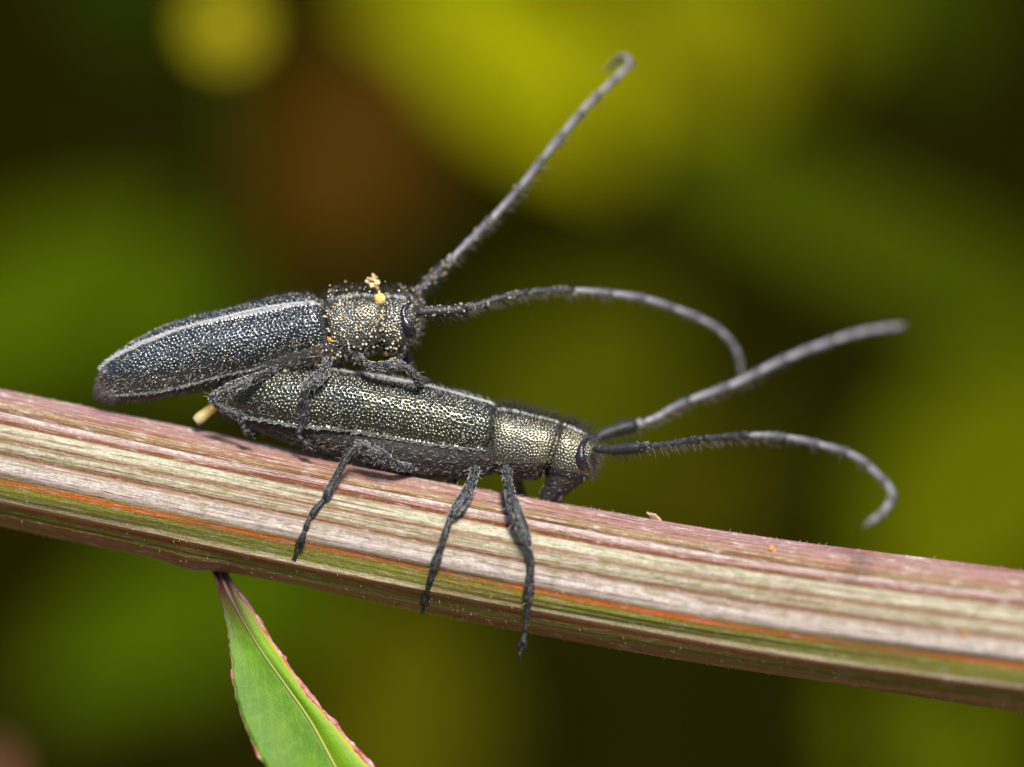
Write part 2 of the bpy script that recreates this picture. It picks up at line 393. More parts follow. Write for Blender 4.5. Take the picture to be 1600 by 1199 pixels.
    midr = np.array([(338, 880, .7), (347, 905, .75), (375, 962, .95), (410, 1020, 1.15), (447, 1072, 1.3), (482, 1122, 1.4), (525, 1200, 1.6), (575, 1290, 1.8), (630, 1390, 2), (690, 1510, 2.2), (762, 1640, 2.5)], float)
    right = np.array([(345, 880, .5), (360, 908, .5), (392, 952, .5), (436, 1022, .55), (484, 1088, .6), (530, 1142, .7), (581, 1200, .8), (650, 1290, 1.0), (710, 1390, 1.3), (745, 1510, 1.3), (764, 1640, 2.4)], float)
    midr[:, 2] -= np.interp(midr[:, 1], [890, 1000, 1640], [0, .62, .7])
    for q in (left, midr, right): q[:, 2] -= np.interp(q[:, 1], [890, 960, 1050, 1200, 1640], [0, .55, 1.3, 2.3, 4.0])
    n2 = 150
    Lc, Mc, Rc = [resample(q, n2) for q in (left, midr, right)]
    tooth = np.zeros(n2)
    for q in (30, 52, 66, 83, 97, 112, 128): tooth += np.exp(-((np.arange(n2) - q) / 1.6) ** 2) * 5
    Lc[:, 0] -= tooth * 0.7 + rng.normal(0, .5, n2); Rc[:, 0] += tooth * 0.6 + rng.normal(0, .6, n2)
    Lw, Mw, Rw = [P(q[:, 0], q[:, 1], q[:, 2]) for q in (Lc, Mc, Rc)]
    tt = np.linspace(0, 1, 14)
    rows = []
    for a, b, sgn in ((Lw, Mw, 1), (Mw, Rw, -1)):
        for t in (tt if sgn == 1 else tt[1:]):
            q = a + (b - a) * t; bulge = math.sin(t * math.pi) * 0.14
            rows.append(q - FW * bulge * np.sin(np.linspace(0, math.pi, n2))[:, None] ** .5)
    X = np.stack(rows, 1); mm = X.shape[1]
    Bk = X + FW * 0.12
    uv = np.stack(np.broadcast_arrays(np.linspace(0, 1, mm)[None, :], np.linspace(0, 1, n2)[:, None]), -1).reshape(-1, 2)
    lf = Mesh().add(X.reshape(-1, 3), grid_faces(n2, mm, False), uv)
    lf.add(Bk.reshape(-1, 3), [q[::-1] for q in grid_faces(n2, mm, False)], uv)
    edge = []
    K = n2 * mm
    for i in range(n2 - 1):
        edge += [(i*mm, (i+1)*mm, (i+1)*mm + K, i*mm + K), (i*mm+mm-1, i*mm+mm-1+K, (i+1)*mm+mm-1+K, (i+1)*mm+mm-1)]
    lf.f += edge; lf.mi += [0] * len(edge)
    ML = mat('leaf blade', (.1, .2, .02), 0.5, 0, 0.22); k = N(ML); u = k.sep(k.uv()); ob = k.obj()
    c = k.mix(k.range(k.noise(ob, 1.2, 4), .35, .65), (.052, .135, .003), (.088, .185, .006))
    c = k.mix(k.range(k.noise(ob, 5.0, 3), .5, .75, 0, .4), c, (.15, .25, .03))
    c = k.mix(k.range(k.noise(ob, 14.0, 2), .45, .7, 0, .4), c, (.06, .13, .01))
    c = k.mix(k.range(u[0], .50, .56), c, k.mix(0.45, c, (.20, .36, .012)))
    vv = k.math('ADD', k.math('MULTIPLY', u[1], 16.0), k.math('MULTIPLY', k.math('ABSOLUTE', k.math('SUBTRACT', u[0], .52)), -9.0))
    vein = k.range(k.math('ABSOLUTE', k.math('SUBTRACT', k.math('FRACT', k.math('ADD', vv, k.math('MULTIPLY', k.noise(ob, 1.2, 2), .7))), .5)), .0, .07, 1, 0)
    c = k.mix(k.math('MULTIPLY', vein, .18), c, (.20, .28, .03))
    c = k.mix(k.range(u[0], .86, .95), c, (.30, .30, .015))
    c = k.mix(k.range(u[1], .17, .045), c, (.05, .012, .012)); k.base(c)
    k.b.inputs['Subsurface Weight'].default_value = 0.0; k.b.inputs['Subsurface Radius'].default_value = (.2, .4, .1)
    k.bump(k.noise(ob, 14.0, 3), 0.4, 0.06)
    lo = lf.build('leaf', ML, root)
    MM = mat('leaf margin', (.4, .2, .2), 0.5); k = N(MM); ob = k.obj(); uu = k.sep(k.uv())
    c = k.ramp(k.noise(ob, 2.6, 4), [(.38, (.24, .03, .04)), (.52, (.38, .13, .13)), (.68, (.50, .36, .32))])
    k.base(k.mix(k.range(uu[0], .16, .06), c, (.05, .012, .014))); k.bump(k.noise(ob, 9, 3), .6, .06)
    for q, r0 in ((Rw, .08), (Lw, .035)):
        rr = r0 * (1 + 0.25 * np.convolve(rng.normal(0, 1, n2 + 8), np.ones(5) / 2.3, 'same')[4:-4].clip(-1.2, 1.6)) * np.interp(np.linspace(0, 1, n2), [0, .12, .9, 1], [.6, 1, 1, .4]) + tooth * 0.003
        a = np.concatenate([q + FW * 0.05, rr[:, None]], 1)
        tube(a, 0, 8, uvx=np.linspace(0, 1, n2)).build('leaf_margin', MM, root, lo)
    a = np.concatenate([Mw - FW * 0.02, np.interp(np.linspace(0, 1, n2), [0, .1, 1], [.15, .06, .03])[:, None]], 1)
    mr = mat('leaf midrib', (.20, .26, .03), .45); k = N(mr)
    k.base(k.ramp(k.sep(k.uv())[0], [(.0, (.05, .012, .012)), (.10, (.05, .012, .012)), (.2, (.12, .17, .015)), (.4, (.26, .28, .03))]))
    tube(a, 0, 8, uvx=np.linspace(0, 1, n2)).build('midrib', mr, root, lo)
    pet = [tuple(P(318, 860, .75)) + (.30,), tuple(P(328, 874, .6)) + (.32,), tuple(P(336, 886, .55)) + (.22,), tuple(P(343, 900, .65)) + (.13,), tuple(P(352, 920, .7)) + (.05,)]
    tube(np.array(pet), 20, 10).build('petiole', mat('petiole dark red', (.05, .014, .014), .5), root, lo)
    return root, so
plant_root, stem_ob = build_plant()

# ------------------------------------------------------------------ beetles
def to_px(X):
    """where a point of the place is seen (px, py) and its depth"""
    v = np.asarray(X) - ORG; d = v @ FW; s = (1 + d / DIST) / PX
    return (v @ RT) / s + 800, 599.5 - (v @ UP) / s, d

def body_part(mesh, st, dc, n=60, m=32, e=0.92):
    """st rows: (top px,py), (bottom px,py), half width"""
    a = resample(np.array([(*t, *b, w) for t, b, w in st], float), n, key=4)
    T = P(a[:, 0], a[:, 1], dc); B = P(a[:, 2], a[:, 3], dc)
    C = (T + B) / 2; h = np.linalg.norm(T - B, axis=1) / 2
    mesh.add(*ring_loft(C, norm(T - B), np.broadcast_to(-FW, C.shape), h, np.maximum(a[:, 4], .02), m, e))

def remeshed(mesh, name, mats, root, voxel, choose, neck):
    """fuse overlapping shells into one continuous skin"""
    tmp = mesh.build('tmp', mats[0], root)
    md = tmp.modifiers.new('r', 'REMESH'); md.mode = 'VOXEL'; md.voxel_size = voxel
    sm = tmp.modifiers.new('s', 'SMOOTH'); sm.iterations = 14; sm.factor = 0.5
    dg = bpy.context.evaluated_depsgraph_get(); dg.update()
    me = bpy.data.meshes.new_from_object(tmp.evaluated_get(dg)); me.name = name
    old = tmp.data; bpy.data.objects.remove(tmp); bpy.data.meshes.remove(old)
    me.materials.clear()
    for m in mats: me.materials.append(m)
    k = len(me.polygons); c = np.empty(k * 3); me.polygons.foreach_get('center', c)
    me.polygons.foreach_set('material_index', choose(c.reshape(-1, 3) + np.array(root.location)).astype(int))
    # punctures: evenly thrown pits pressed into the front shield
    nv = len(me.vertices); co = np.empty(nv * 3); me.vertices.foreach_get('co', co); co = co.reshape(-1, 3)
    no = np.empty(nv * 3); me.vertices.foreach_get('normal', no); no = no.reshape(-1, 3)
    idx = np.nonzero(choose(co + np.array(root.location)))[0]; cell = {}; pits = []; md_ = 0.076
    for i in rng.permutation(idx):
        p = co[i]; key = tuple((p // md_).astype(int)); ok = True
        for a in (-1, 0, 1):
            for b in (-1, 0, 1):
                for c_ in (-1, 0, 1):
                    for q in cell.get((key[0] + a, key[1] + b, key[2] + c_), ()):
                        if (q[0]-p[0])**2 + (q[1]-p[1])**2 + (q[2]-p[2])**2 < md_ * md_: ok = False; break
                    if not ok: break
                if not ok: break
            if not ok: break
        if ok: cell.setdefault(key, []).append(p); pits.append(p)
    kd = KDTree(len(pits))
    for i, p in enumerate(pits): kd.insert(p, i)
    kd.balance(); dd = np.zeros(nv)
    for i in idx: dd[i] = -0.034 * math.exp(-(kd.find(co[i])[2] / 0.024) ** 2)
    (gx0, gy0), (gx1, gy1) = neck; px, py, _ = to_px(co + np.array(root.location)); L_ = math.hypot(gx1 - gx0, gy1 - gy0)
    sd_ = ((px - gx0) * (gy1 - gy0) - (py - gy0) * (gx1 - gx0)) / L_ / PX
    dd -= np.where(py < gy1 + 25, 0.075 * np.exp(-(sd_ / 0.055) ** 2), 0)
    me.vertices.foreach_set('co', (co + no * dd[:, None]).ravel())
    me.polygons.foreach_set('use_smooth', [True] * k); me.update()
    ob = bpy.data.objects.new(name, me); COL.objects.link(ob); ob.parent = root
    return ob

def bvh_of(obs):
    V, F, n = [], [], 0
    for ob in obs:
        v = world_verts(ob); V.append(v); F += [tuple(i + n for i in p.vertices) for p in ob.data.polygons]; n += len(v)
    return BVHTree.FromPolygons(np.concatenate(V).tolist(), F)
CAM = np.array(cam.location)
def front(bvh, px, py, default=None):
    """depth of the nearest skin seen at a place"""
    d = norm(P(px, py, 0) - CAM); h = bvh.ray_cast(Vector(CAM), Vector(d))
    if h[0] is None: return default
    return float(to_px(np.array(h[0]))[2])

PHI = rad(101)
def elytron(root, st, dc, roll, side, M, seed):
    r2 = np.random.default_rng(seed)
    n, m = 520, 140; e = 0.86
    a = resample(np.array(st, float), n, key=4)
    S = P(a[:, 0], a[:, 1], dc); E = P(a[:, 2], a[:, 3], dc)
    T = np.linalg.norm(S - E, axis=1); nn = norm(S - E)
    cr, sr = math.cos(roll), math.sin(roll)
    w_ = a[:, 4]; cm = -abs(math.cos(PHI)) ** e; sm = math.sin(PHI) ** e
    h = np.maximum((T - w_ * sm * sr) / (cr * (1 - cm)), 0.05)
    dors = cr * nn - sr * FW; lat = -cr * FW - sr * nn
    C = S - nn * (h * cr)[:, None]
    ph = np.linspace(0.012, PHI, m)
    ce = np.sign(np.cos(ph)) * np.abs(np.cos(ph)) ** e; se = np.sin(ph) ** e
    X = C[:, None] + dors[:, None] * (h[:, None] * ce)[..., None] + side * lat[:, None] * (w_[:, None] * se)[..., None]
    # pits: jittered staggered rows over the surface
    sl = np.concatenate([[0], np.cumsum(np.linalg.norm(np.diff(X[:, m // 2], axis=0), axis=1))])
    al = np.concatenate([np.zeros((n, 1)), np.cumsum(np.linalg.norm(np.diff(X, axis=1), axis=2), axis=1)], 1)
    sp = 0.128; kd_pts = []
    for iu in range(int(sl[-1] / sp) + 2):
        for iv in range(int(al.max() / (sp * .9)) + 2):
            kd_pts.append((iu * sp + r2.normal(0, sp * .17) + (iv % 2) * sp * .5, iv * sp * .9 + r2.normal(0, sp * .17)))
    kd = KDTree(len(kd_pts)); dep = r2.uniform(0.6, 1.15, len(kd_pts))
    for i, q in enumerate(kd_pts): kd.insert((q[0], q[1], 0), i)
    kd.balance()
    N_ = norm(np.cross(np.gradient(X, axis=0), np.gradient(X, axis=1)))
    sgn = np.sign(np.sum(N_ * (X - C[:, None]), -1)); N_ = N_ * np.where(sgn == 0, 1, sgn)[..., None]
    disp = np.zeros((n, m))
    for i in range(n):
        s_ = sl[i]
        for j in range(m):
            c, ix, dist = kd.find((s_, al[i, j], 0))
            disp[i, j] = -0.050 * dep[ix] * math.exp(-(dist / 0.035) ** 2)
    v = np.linspace(0, 1, m)
    fade = np.interp(v, [0, .04, .08, .95, 1], [.15, .2, 1, 1, .2])[None, :] * np.interp(np.linspace(0, 1, n), [0, .02, .75, 1], [.3, 1, .9, .4])[:, None]
    bead = 0.035 * np.exp(-((al - 0.05) / 0.05) ** 2) + 0.04 * np.exp(-((al - al[:, -1:] + 0.03) / 0.05) ** 2)
    bead *= np.interp(np.linspace(0, 1, n), [0, .02, .9, 1], [.4, 1, 1, .2])[:, None]
    low = np.zeros((n, m))
    for q in range(10):
        low += 0.008 * np.sin(r2.uniform(.5, 2.5) * sl[:, None] + r2.uniform(0, 3) * al + r2.uniform(0, 6))
    X = X + N_ * (disp * fade + bead + low)[..., None]
    # the rim turns inward under the edge, and the base rounds down into the body
    inn = X[:, -1] + (C - X[:, -1]) * 0.10 - dors * 0.02
    X = np.concatenate([X, inn[:, None]], 1); mm = m + 1
    b0 = X[0] + (C[0] - X[0]) * 0.12 + norm(C[0] - C[6]) * 0.10; b1 = X[0] + (C[0] - X[0]) * 0.45 + norm(C[0] - C[6]) * 0.12
    X = np.concatenate([b1[None], b0[None], X], 0)
    uu = np.concatenate([[0, 0], np.linspace(0, 1, n)]); vv = np.concatenate([v, [1.0]])
    uv = np.stack(np.broadcast_arrays(uu[:, None], vv[None, :]), -1).reshape(-1, 2)
    f = grid_faces(n + 2, mm, False)
    # winding: outward
    q = f[len(f) // 2 + 40]; Xf = X.reshape(-1, 3); nq = np.cross(Xf[q[1]] - Xf[q[0]], Xf[q[2]] - Xf[q[0]])
    if np.dot(nq, Xf[q[0]] - C[n // 2]) < 0: f = [k[::-1] for k in f]
    ob = Mesh().add(Xf, f, uv).build('elytron', M, root, recalc=False)
    info = dict(ax=norm(C[-1] - C[0]), sut=X[4:-4, 0], sutn=dors[2:-4], edge=X[4:-4, m - 1], edgen=side * lat[2:-4])
    return ob, info

def femur(root, pts):
    pts = [(*p[:3], p[3] * .93) for p in pts]
    return tube_px(pts, 26, 14, flat=0.85).build('leg', M_LEG, root)

def tarsus_mesh(pts, rs=(5.2, 4.6, 6.2)):
    """three lobed tarsomeres and a thin last one with two claws, along pts (px,py,d)"""
    mesh = Mesh(); q = resample(np.array(pts, float), 60)
    W = P(q[:, 0], q[:, 1], q[:, 2]); cuts = [0, .34, .56, .76, 1.0]
    for i in range(4):
        a, b = cuts[i], cuts[i + 1]; idx = np.linspace(a, min(b + .03, 1), 9); C = np.stack([np.interp(idx * 59, np.arange(60), W[:, k]) for k in range(3)], 1)
        r = (rs[min(i, 2)] if i < 3 else 3.0) / PX
        pr = np.array([.45, .62, .72, .82, .92, 1.0, 1.0, .8, .3]) if i < 3 else np.array([.5, .6, .7, .75, .85, .95, 1.1, 1.0, .4])
        tube(np.concatenate([C, (r * pr)[:, None]], 1), 0, 10, mesh=mesh, flat=1.1 if i < 2 else 1.0)
        if i == 2:
            T = norm(C[-1] - C[0]); S = norm(np.cross(T, FW))
            for sgn in (-1, 1):
                c0 = C[4] + S * sgn * r * .3; c1 = C[-1] + S * sgn * r * .75 + T * r * .8
                tube(np.array([(*c0, r * .5), (*((c0 + c1) / 2), r * .62), (*c1, r * .35)]), 8, 8, mesh=mesh)
        if i == 3:
            T = norm(C[-1] - C[0]); S = norm(np.cross(T, FW))
            for sgn in (-1, 1):
                c1 = C[-1] + S * sgn * .06 + T * .07 + FW * .03; c2 = C[-1] + S * sgn * .09 + T * .12 + FW * .11
                tube(np.array([(*C[-2], .03), (*c1, .022), (*c2, .006)]), 8, 6, mesh=mesh)
    return mesh

def add_leg(root, fem, tib, tar, lab=None):
    f = femur(root, fem)
    t = tube_px([(*p[:3], p[3] * .88) for p in tib], 22, 12).build('tibia', M_LEG, root, f)
    k = tarsus_mesh(tar).build('tarsus', M_TARSUS, root, f)
    return f, t, k

SEG = np.array([.145, .022, .165, .135, .11, .098, .088, .078, .07, .062, .055, .045]); SEG = np.concatenate([[0], np.cumsum(SEG / SEG.sum())])
def antenna(root, pts, r0=1.0, dark=3):
    q = resample(np.array(pts, float), 400); W = P(q[:, 0], q[:, 1], q[:, 2])
    first = None; obs = []
    for i in range(12):
        a, b = SEG[i], SEG[i + 1]; t = np.linspace(a, b, 14)
        C = np.stack([np.interp(t * 399, np.arange(400), W[:, k]) for k in range(3)], 1)
        u = np.linspace(0, 1, 14)
        if i == 0: r = np.interp(u, [0, .08, .3, .75, .93, 1], [3.5, 6.0, 7.4, 9.6, 9.0, 5.0])
        elif i == 1: r = np.interp(u, [0, .3, .8, 1], [4.5, 6.5, 6.8, 5])
        else:
            g = np.interp(i, [2, 5, 9, 11], [5.5, 6.0, 5.6, 4.8])
            r = g * np.interp(u, [0, .04, .12, .8, .95, 1], [.55, .76, .80, .96, 1.2, .75])
            if i == 11: r = r * np.interp(u, [0, .5, 1], [1, .85, .35])
        mesh = tube(np.concatenate([C, (r * r0 / PX)[:, None]], 1), 0, 12)
        M = M_ANT_DARK if i < dark else M_ANT
        if i == 0: first = mesh.build('antenna', M, root); obs.append(first)
        else: obs.append(mesh.build('antenna_segment', M, root, first))
    return obs, W

def eye(root, bvh, pts, dc, sink=0.04):
    rows = []
    for px, py, r in pts:
        d = front(bvh, px, py, dc - .8); rows.append((*P(px, py, d + sink), r / PX))
    return tube(np.array(rows), 26, 18, flat=0.8).build('eye', M_EYE, root)

def mirror_leg(leg, dc, dx, dy=0):
    return [[(p[0] + dx, min(p[1] + dy, stem_axis(p[0] + dx)[0] + 70), 2 * dc - p[2], *p[3:]) for p in part] for part in leg]

def beetle(loc, label, spec):
    dc = spec['dc']
    root = empty('longhorn_beetle', loc, label, 'beetle')
    bm_ = Mesh()
    for st in spec['body']: body_part(bm_, st, dc)
    (ax0, ay0), (ax1, ay1) = spec['groove']
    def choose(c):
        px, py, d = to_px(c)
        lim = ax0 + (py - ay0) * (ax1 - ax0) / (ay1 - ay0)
        return (px > lim) & (py < spec['under'](px))  # lower pronotum and face take the dark felt: hair plus painted shade
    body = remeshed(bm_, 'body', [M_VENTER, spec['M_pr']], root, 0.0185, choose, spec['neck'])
    els = [elytron(root, spec['elytra'], dc, rad(spec['roll']), sd, spec['M_el'], 11 + sd) for sd in (1, -1)]
    bvh = bvh_of([body])
    out = dict(root=root, body=body, el=[e[0] for e in els])
    e1 = eye(root, bvh, spec['eye'], dc)
    rows = [(*P(px, py, 2 * dc - front(bvh, px, py, dc - .8) - .04), r / PX) for px, py, r in spec['eye']]
    e2 = tube(np.array(rows), 26, 18, flat=0.8).build('eye', M_EYE, root)
    # mouth: a pair of mandibles and short palps
    for sgn in (-1, 1):
        for name, pts in (('mandible', spec['mandible']), ('palp', spec['palp'])):
            tube_px([(x, y, dc + sgn * o, r) for x, y, o, r in pts], 14, 10).build(name, M_TARSUS, root)
    legs = []
    for near, far in spec['legs']:
        legs.append(add_leg(root, *near)); legs.append(add_leg(root, *far))
    ants = [antenna(root, pts, r0, dark) for pts, r0, dark in spec['antennae']]
    # ---- hair
    pale, dark, tan = Mesh(), Mesh(), Mesh()
    ax = els[0][1]['ax']                                    # towards the tail
    for (eo, inf), cnt in zip(els, (1500, 700)):
        p, nn = sample(eo, cnt, lambda c, q: (q @ -FW > -0.6).astype(float)); hairs(pale, p, nn, ax, 0.12, 0.0075, 0.22, 0.3)
        ns = spec['sut']; k = (rng.random(ns) ** spec['sut_pow'] * (len(inf['sut']) - 1)).astype(int); b = inf['sut'][k] + rng.normal(0, .02, (ns, 3)); hairs(pale, b, norm(inf['sutn'][k]), ax, 0.12, 0.008, 0.2, 0.4, mi=1)
        k = rng.integers(0, len(inf['edge']), 420); b = inf['edge'][k] + rng.normal(0, .02, (420, 3)); hairs(pale, b, norm(inf['edgen'][k]), ax, 0.12, 0.007, 0.3, 0.4)
        fw = np.array(spec['fore'])                           # long erect bristles, thinning towards the tail
        p, nn = sample(eo, 300, lambda c, q: np.clip(1.2 - np.linalg.norm(c - fw, axis=1) / spec['hair_reach'], .06, 1)); hairs(dark, p, nn, ax, 0.30, 0.0085, 0.75, 0.25)
    venter = lambda c, q: (body_choose(c) == 0) * np.where(to_px(c)[0] > spec['neck'][1][0] - 8, .22, 1.0)
    body_choose = lambda c: choose(c).astype(int)
    p, nn = sample(body, 5000, venter); hairs(tan, p, nn, ax, 0.17, 0.0095, 0.25, 0.35)
    p, nn = sample(body, 1200, venter); hairs(pale, p, nn, ax, 0.17, 0.0085, 0.25, 0.4)
    p, nn = sample(body, 350, lambda c, q: (body_choose(c) == 1).astype(float)); hairs(pale, p, nn, -ax, 0.11, 0.0075, 0.3, 0.4)
    p, nn = sample(body, 800, lambda c, q: (body_choose(c) == 1) * (0.03 + np.clip(q @ UP - .3, 0, 1))); hairs(dark, p, nn, -ax * .3 + UP, 0.46, 0.0085, 0.72, 0.25)
    p, nn = sample(body, 260, lambda c, q: (body_choose(c) == 1) * np.clip((c - np.array(spec['face'])) @ -ax + .35, 0, 1)); hairs(tan, p, nn, -ax - UP * .5, 0.36, 0.0075, 0.65, 0.35)
    p, nn = sample(body, 900, lambda c, q: np.clip((c - np.array(spec['tail'])) @ ax + .6, 0, 1)); hairs(tan, p, nn, ax - UP * .5, 0.26, 0.008, 0.35, 0.4)
    # pale mid line of the pronotum
    for (x, y) in resample(np.array(spec['midline'], float), 260, key=2):
        q = front(bvh, x, y); 
        if q is not None: hairs(pale, P(np.array([x] * 5) + rng.normal(0, 1.5, 5), np.array([y] * 5) + rng.normal(0, 1.2, 5), q), np.tile(norm(UP - FW * .5), (5, 1)), ax, 0.11, 0.009, 0.25, 0.5, mi=1)
    for lg in legs:
        v = world_verts(lg[0]); dirn = norm(v[-1] - v[-2])
        near_ = to_px(v.mean(0))[2] < dc
        for o, cnt, ln in ((lg[0], 620, .11), (lg[1], 220, .08), (lg[2], 40, .05)):
            v = world_verts(o); dirn = norm(v[-1] - v[-2]) if o is not lg[2] else norm(v[-1] - v[0])
            c_ = cnt if near_ else cnt // 3
            p, nn = sample(o, c_); hairs(pale, p, nn, dirn, ln, 0.0072, 0.05, 0.08, mi=int(o is lg[0]))
            p, nn = sample(o, c_ // 2); hairs(dark, p, nn, dirn, ln * 1.2, 0.007, 0.12, 0.16)
            p, nn = sample(o, c_ // 9); hairs(tan, p, nn, dirn, .13, 0.007, .2, .2)
            p, nn = sample(o, c_ // 30); hairs(pale, p, nn, dirn, .26, 0.006, 0.6, 0.3)
    for (obs, W), (pts, r0, dk) in zip(ants, spec['antennae']):
        for i, o in enumerate(obs):
            i0 = int(SEG[i] * 399); T = norm(W[min(i0 + 12, 399)] - W[i0])
            p, nn = sample(o, 70 if i else 200); hairs(pale if i >= 1 else dark, p, nn, T, 0.09, 0.006, 0.2, 0.3)
            if i < 8:
                low = lambda c, q: np.clip(q @ norm(spec['fringe']), 0, 1) ** 2
                p, nn = sample(o, [46, 8, 52, 34, 24, 16, 10, 6][i], low); hairs(tan if i else dark, p, nn, T, 0.42 if i < 5 else .3, 0.0075, 0.62, 0.22)
                p, nn = sample(o, [60, 6, 30, 20, 12, 8, 4, 3][i]); hairs(dark, p, nn, T, 0.30, 0.0075, 0.6, 0.3)
    for mesh, mats in ((pale, [M_PALEHAIR, M_WHITEHAIR]), (dark, M_DARKHAIR), (tan, M_TANHAIR)):
        h = mesh.build('hair', mats, root, recalc=False); h['kind'] = 'stuff'
    out.update(legs=legs, ants=ants)
    return out

# ---- the lower one, clinging to the stem
sd = stem_d
DL = 0.55
lo_hind = [[(650, 726, .1, 8), (634, 731, -.35, 9), (617, 727, -.7, 9), (596, 714, -.95, 12.5), (577, 702, -1.1, 11), (564, 695, -1.15, 8), (557, 694, -1.15, 5)],
           [(560, 695, -1.15, 5), (549, 704, -1.2, 6), (532, 733, -1.25, 6.6), (518, 760, -1.28, 7), (510, 776, -1.32, 7.6), (507, 781, -1.34, 4)],
           [(x, y, sd(x, y, .13)) for x, y in ((509, 778), (485, 808), (476, 831), (469, 850), (460, 873))]]
lo_mid = [[(742, 726, 0, 11), (739, 748, -.5, 9), (734, 762, -.9, 11), (721, 786, -1.3, 12.5), (708, 803, -1.45, 9), (703, 810, -1.47, 5)],
          [(705, 806, -1.45, 5), (697, 830, -1.6, 6), (687, 862, sd(687, 862, .16), 6.8), (679, 886, sd(679, 886, .16), 7.8), (677, 892, sd(677, 892, .16), 4)],
          [(678, 889, sd(678, 889, .14)), (670, 915, sd(670, 915, .13)), (664, 938, sd(664, 938, .12)), (660, 958, -.25)]]
lo_front = [[(792, 731, -.1, 11), (793, 752, -.6, 9), (797, 772, -1.15, 11), (808, 806, -1.65, 13.5), (819, 835, -1.85, 12), (825, 850, -1.9, 8), (826, 856, -1.9, 5)],
            [(825, 851, -1.9, 5), (829, 875, sd(829, 875, .17), 6.6), (828, 905, sd(828, 905, .16), 7.2), (826, 933, sd(826, 933, .16), 8), (825, 940, -1.45, 4)],
            [(826, 936, sd(826, 936, .15)), (823, 966, -1.25), (818, 1000, -1.1), (811, 1028, -1.0)]]
lower = beetle(tuple(P(640, 742, DL)), 'bronze green longhorn beetle gripping the ribbed stem, carrying another beetle on its back', dict(
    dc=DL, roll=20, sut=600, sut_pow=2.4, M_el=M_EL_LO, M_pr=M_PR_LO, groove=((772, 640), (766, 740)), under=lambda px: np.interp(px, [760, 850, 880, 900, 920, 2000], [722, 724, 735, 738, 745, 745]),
    neck=((879, 660), (853, 738)), fore=P(760, 640, DL), hair_reach=7.0, face=P(905, 730, DL), tail=P(345, 630, DL), fringe=-UP * .9 - FW * .2,
    body=[[((338, 620), (336, 634), .15), ((362, 622), (358, 653), .32), ((405, 622), (400, 671), .55), ((460, 628), (455, 692), .74), ((540, 640), (535, 714), .86), ((620, 652), (615, 739), .94), ((700, 660), (695, 746), .97), ((750, 660), (748, 745), .92), ((782, 652), (778, 738), .8)],
          [((770, 648), (767, 728), .85), ((773, 641), (770, 734), .95), ((780, 638), (774, 738), 1.0), ((805, 642), (793, 745), 1.05), ((842, 650), (820, 749), 1.05), ((866, 657), (842, 747), 1.0), ((876, 662), (850, 741), .90), ((880, 668), (853, 735), .8)],
          [((860, 668), (838, 728), .75), ((877, 664), (850, 737), .86), ((889, 664), (857, 748), .95), ((906, 670), (870, 758), .96), ((922, 680), (888, 763), .88), ((933, 694), (908, 756), .66), ((937, 708), (924, 742), .35)],
          [((924, 728), (852, 730), .78), ((914, 748), (849, 748), .72), ((896, 764), (847, 762), .6), ((880, 777), (845, 773), .46), ((874, 784), (846, 781), .36)]],
    elytra=[(771, 633, 766, 701, 0.92), (765, 630, 761, 703, 1.05), (748, 625, 745, 702, 1.15), (700, 612, 697, 697, 1.17), (640, 598, 636, 688, 1.17), (580, 588, 574, 678, 1.17), (520, 579, 515, 670, 1.15), (460, 575, 455, 663, 1.1), (410, 579, 403, 655, .95), (375, 590, 368, 646, .68), (352, 605, 346, 635, .36), (340, 616, 338, 625, .1)],
    eye=[(919, 686, 3.5), (912, 691, 6), (907, 702, 7.5), (906, 715, 10.5), (910, 727, 9.5), (916, 733, 4)],
    mandible=[(860, 768, .24, 11), (855, 780, .22, 10), (853, 789, .12, 6), (856, 794, .03, 2)], palp=[(878, 768, .26, 4), (874, 782, .3, 4.5), (866, 789, .28, 3)],
    midline=[(778, 641), (800, 643), (830, 650), (862, 658), (890, 668), (915, 680)],
    legs=[(lo_hind, mirror_leg(lo_hind, DL, -28, -2)), (lo_mid, mirror_leg(lo_mid, DL, -26, -4)), (lo_front, mirror_leg(lo_front, DL, 17, -2))],
    antennae=[([(927, 701, -.35), (940, 702, -.5), (1008, 698, -1.0), (1020, 697, -1.1), (1119, 684, -1.8), (1214, 682, -2.6), (1288, 697, -3.2), (1335, 713, -3.6), (1372, 743, -4.0), (1393, 772, -4.3), (1383, 796, -4.5), (1352, 821, -4.7)], 1.0, 4),
              ([(928, 686, .9), (940, 680, 1.0), (1028, 651, 1.6), (1043, 642, 1.8), (1153, 597, 2.9), (1227, 561, 3.7), (1275, 542, 4.2), (1349, 519, 5.2), (1413, 509, 6.0)], 1.12, 1)]))
tip = tube_px([(344, 630, .45, 8), (332, 639, .42, 8.5), (321, 647, .4, 9), (311, 655, .38, 9.5), (306, 659, .38, 7.5)], 22, 14, flat=1.0).build('abdomen_tip', M_HORN, lower['root'])
tip['label'] = 'pale yellow horn coloured tip of the abdomen'

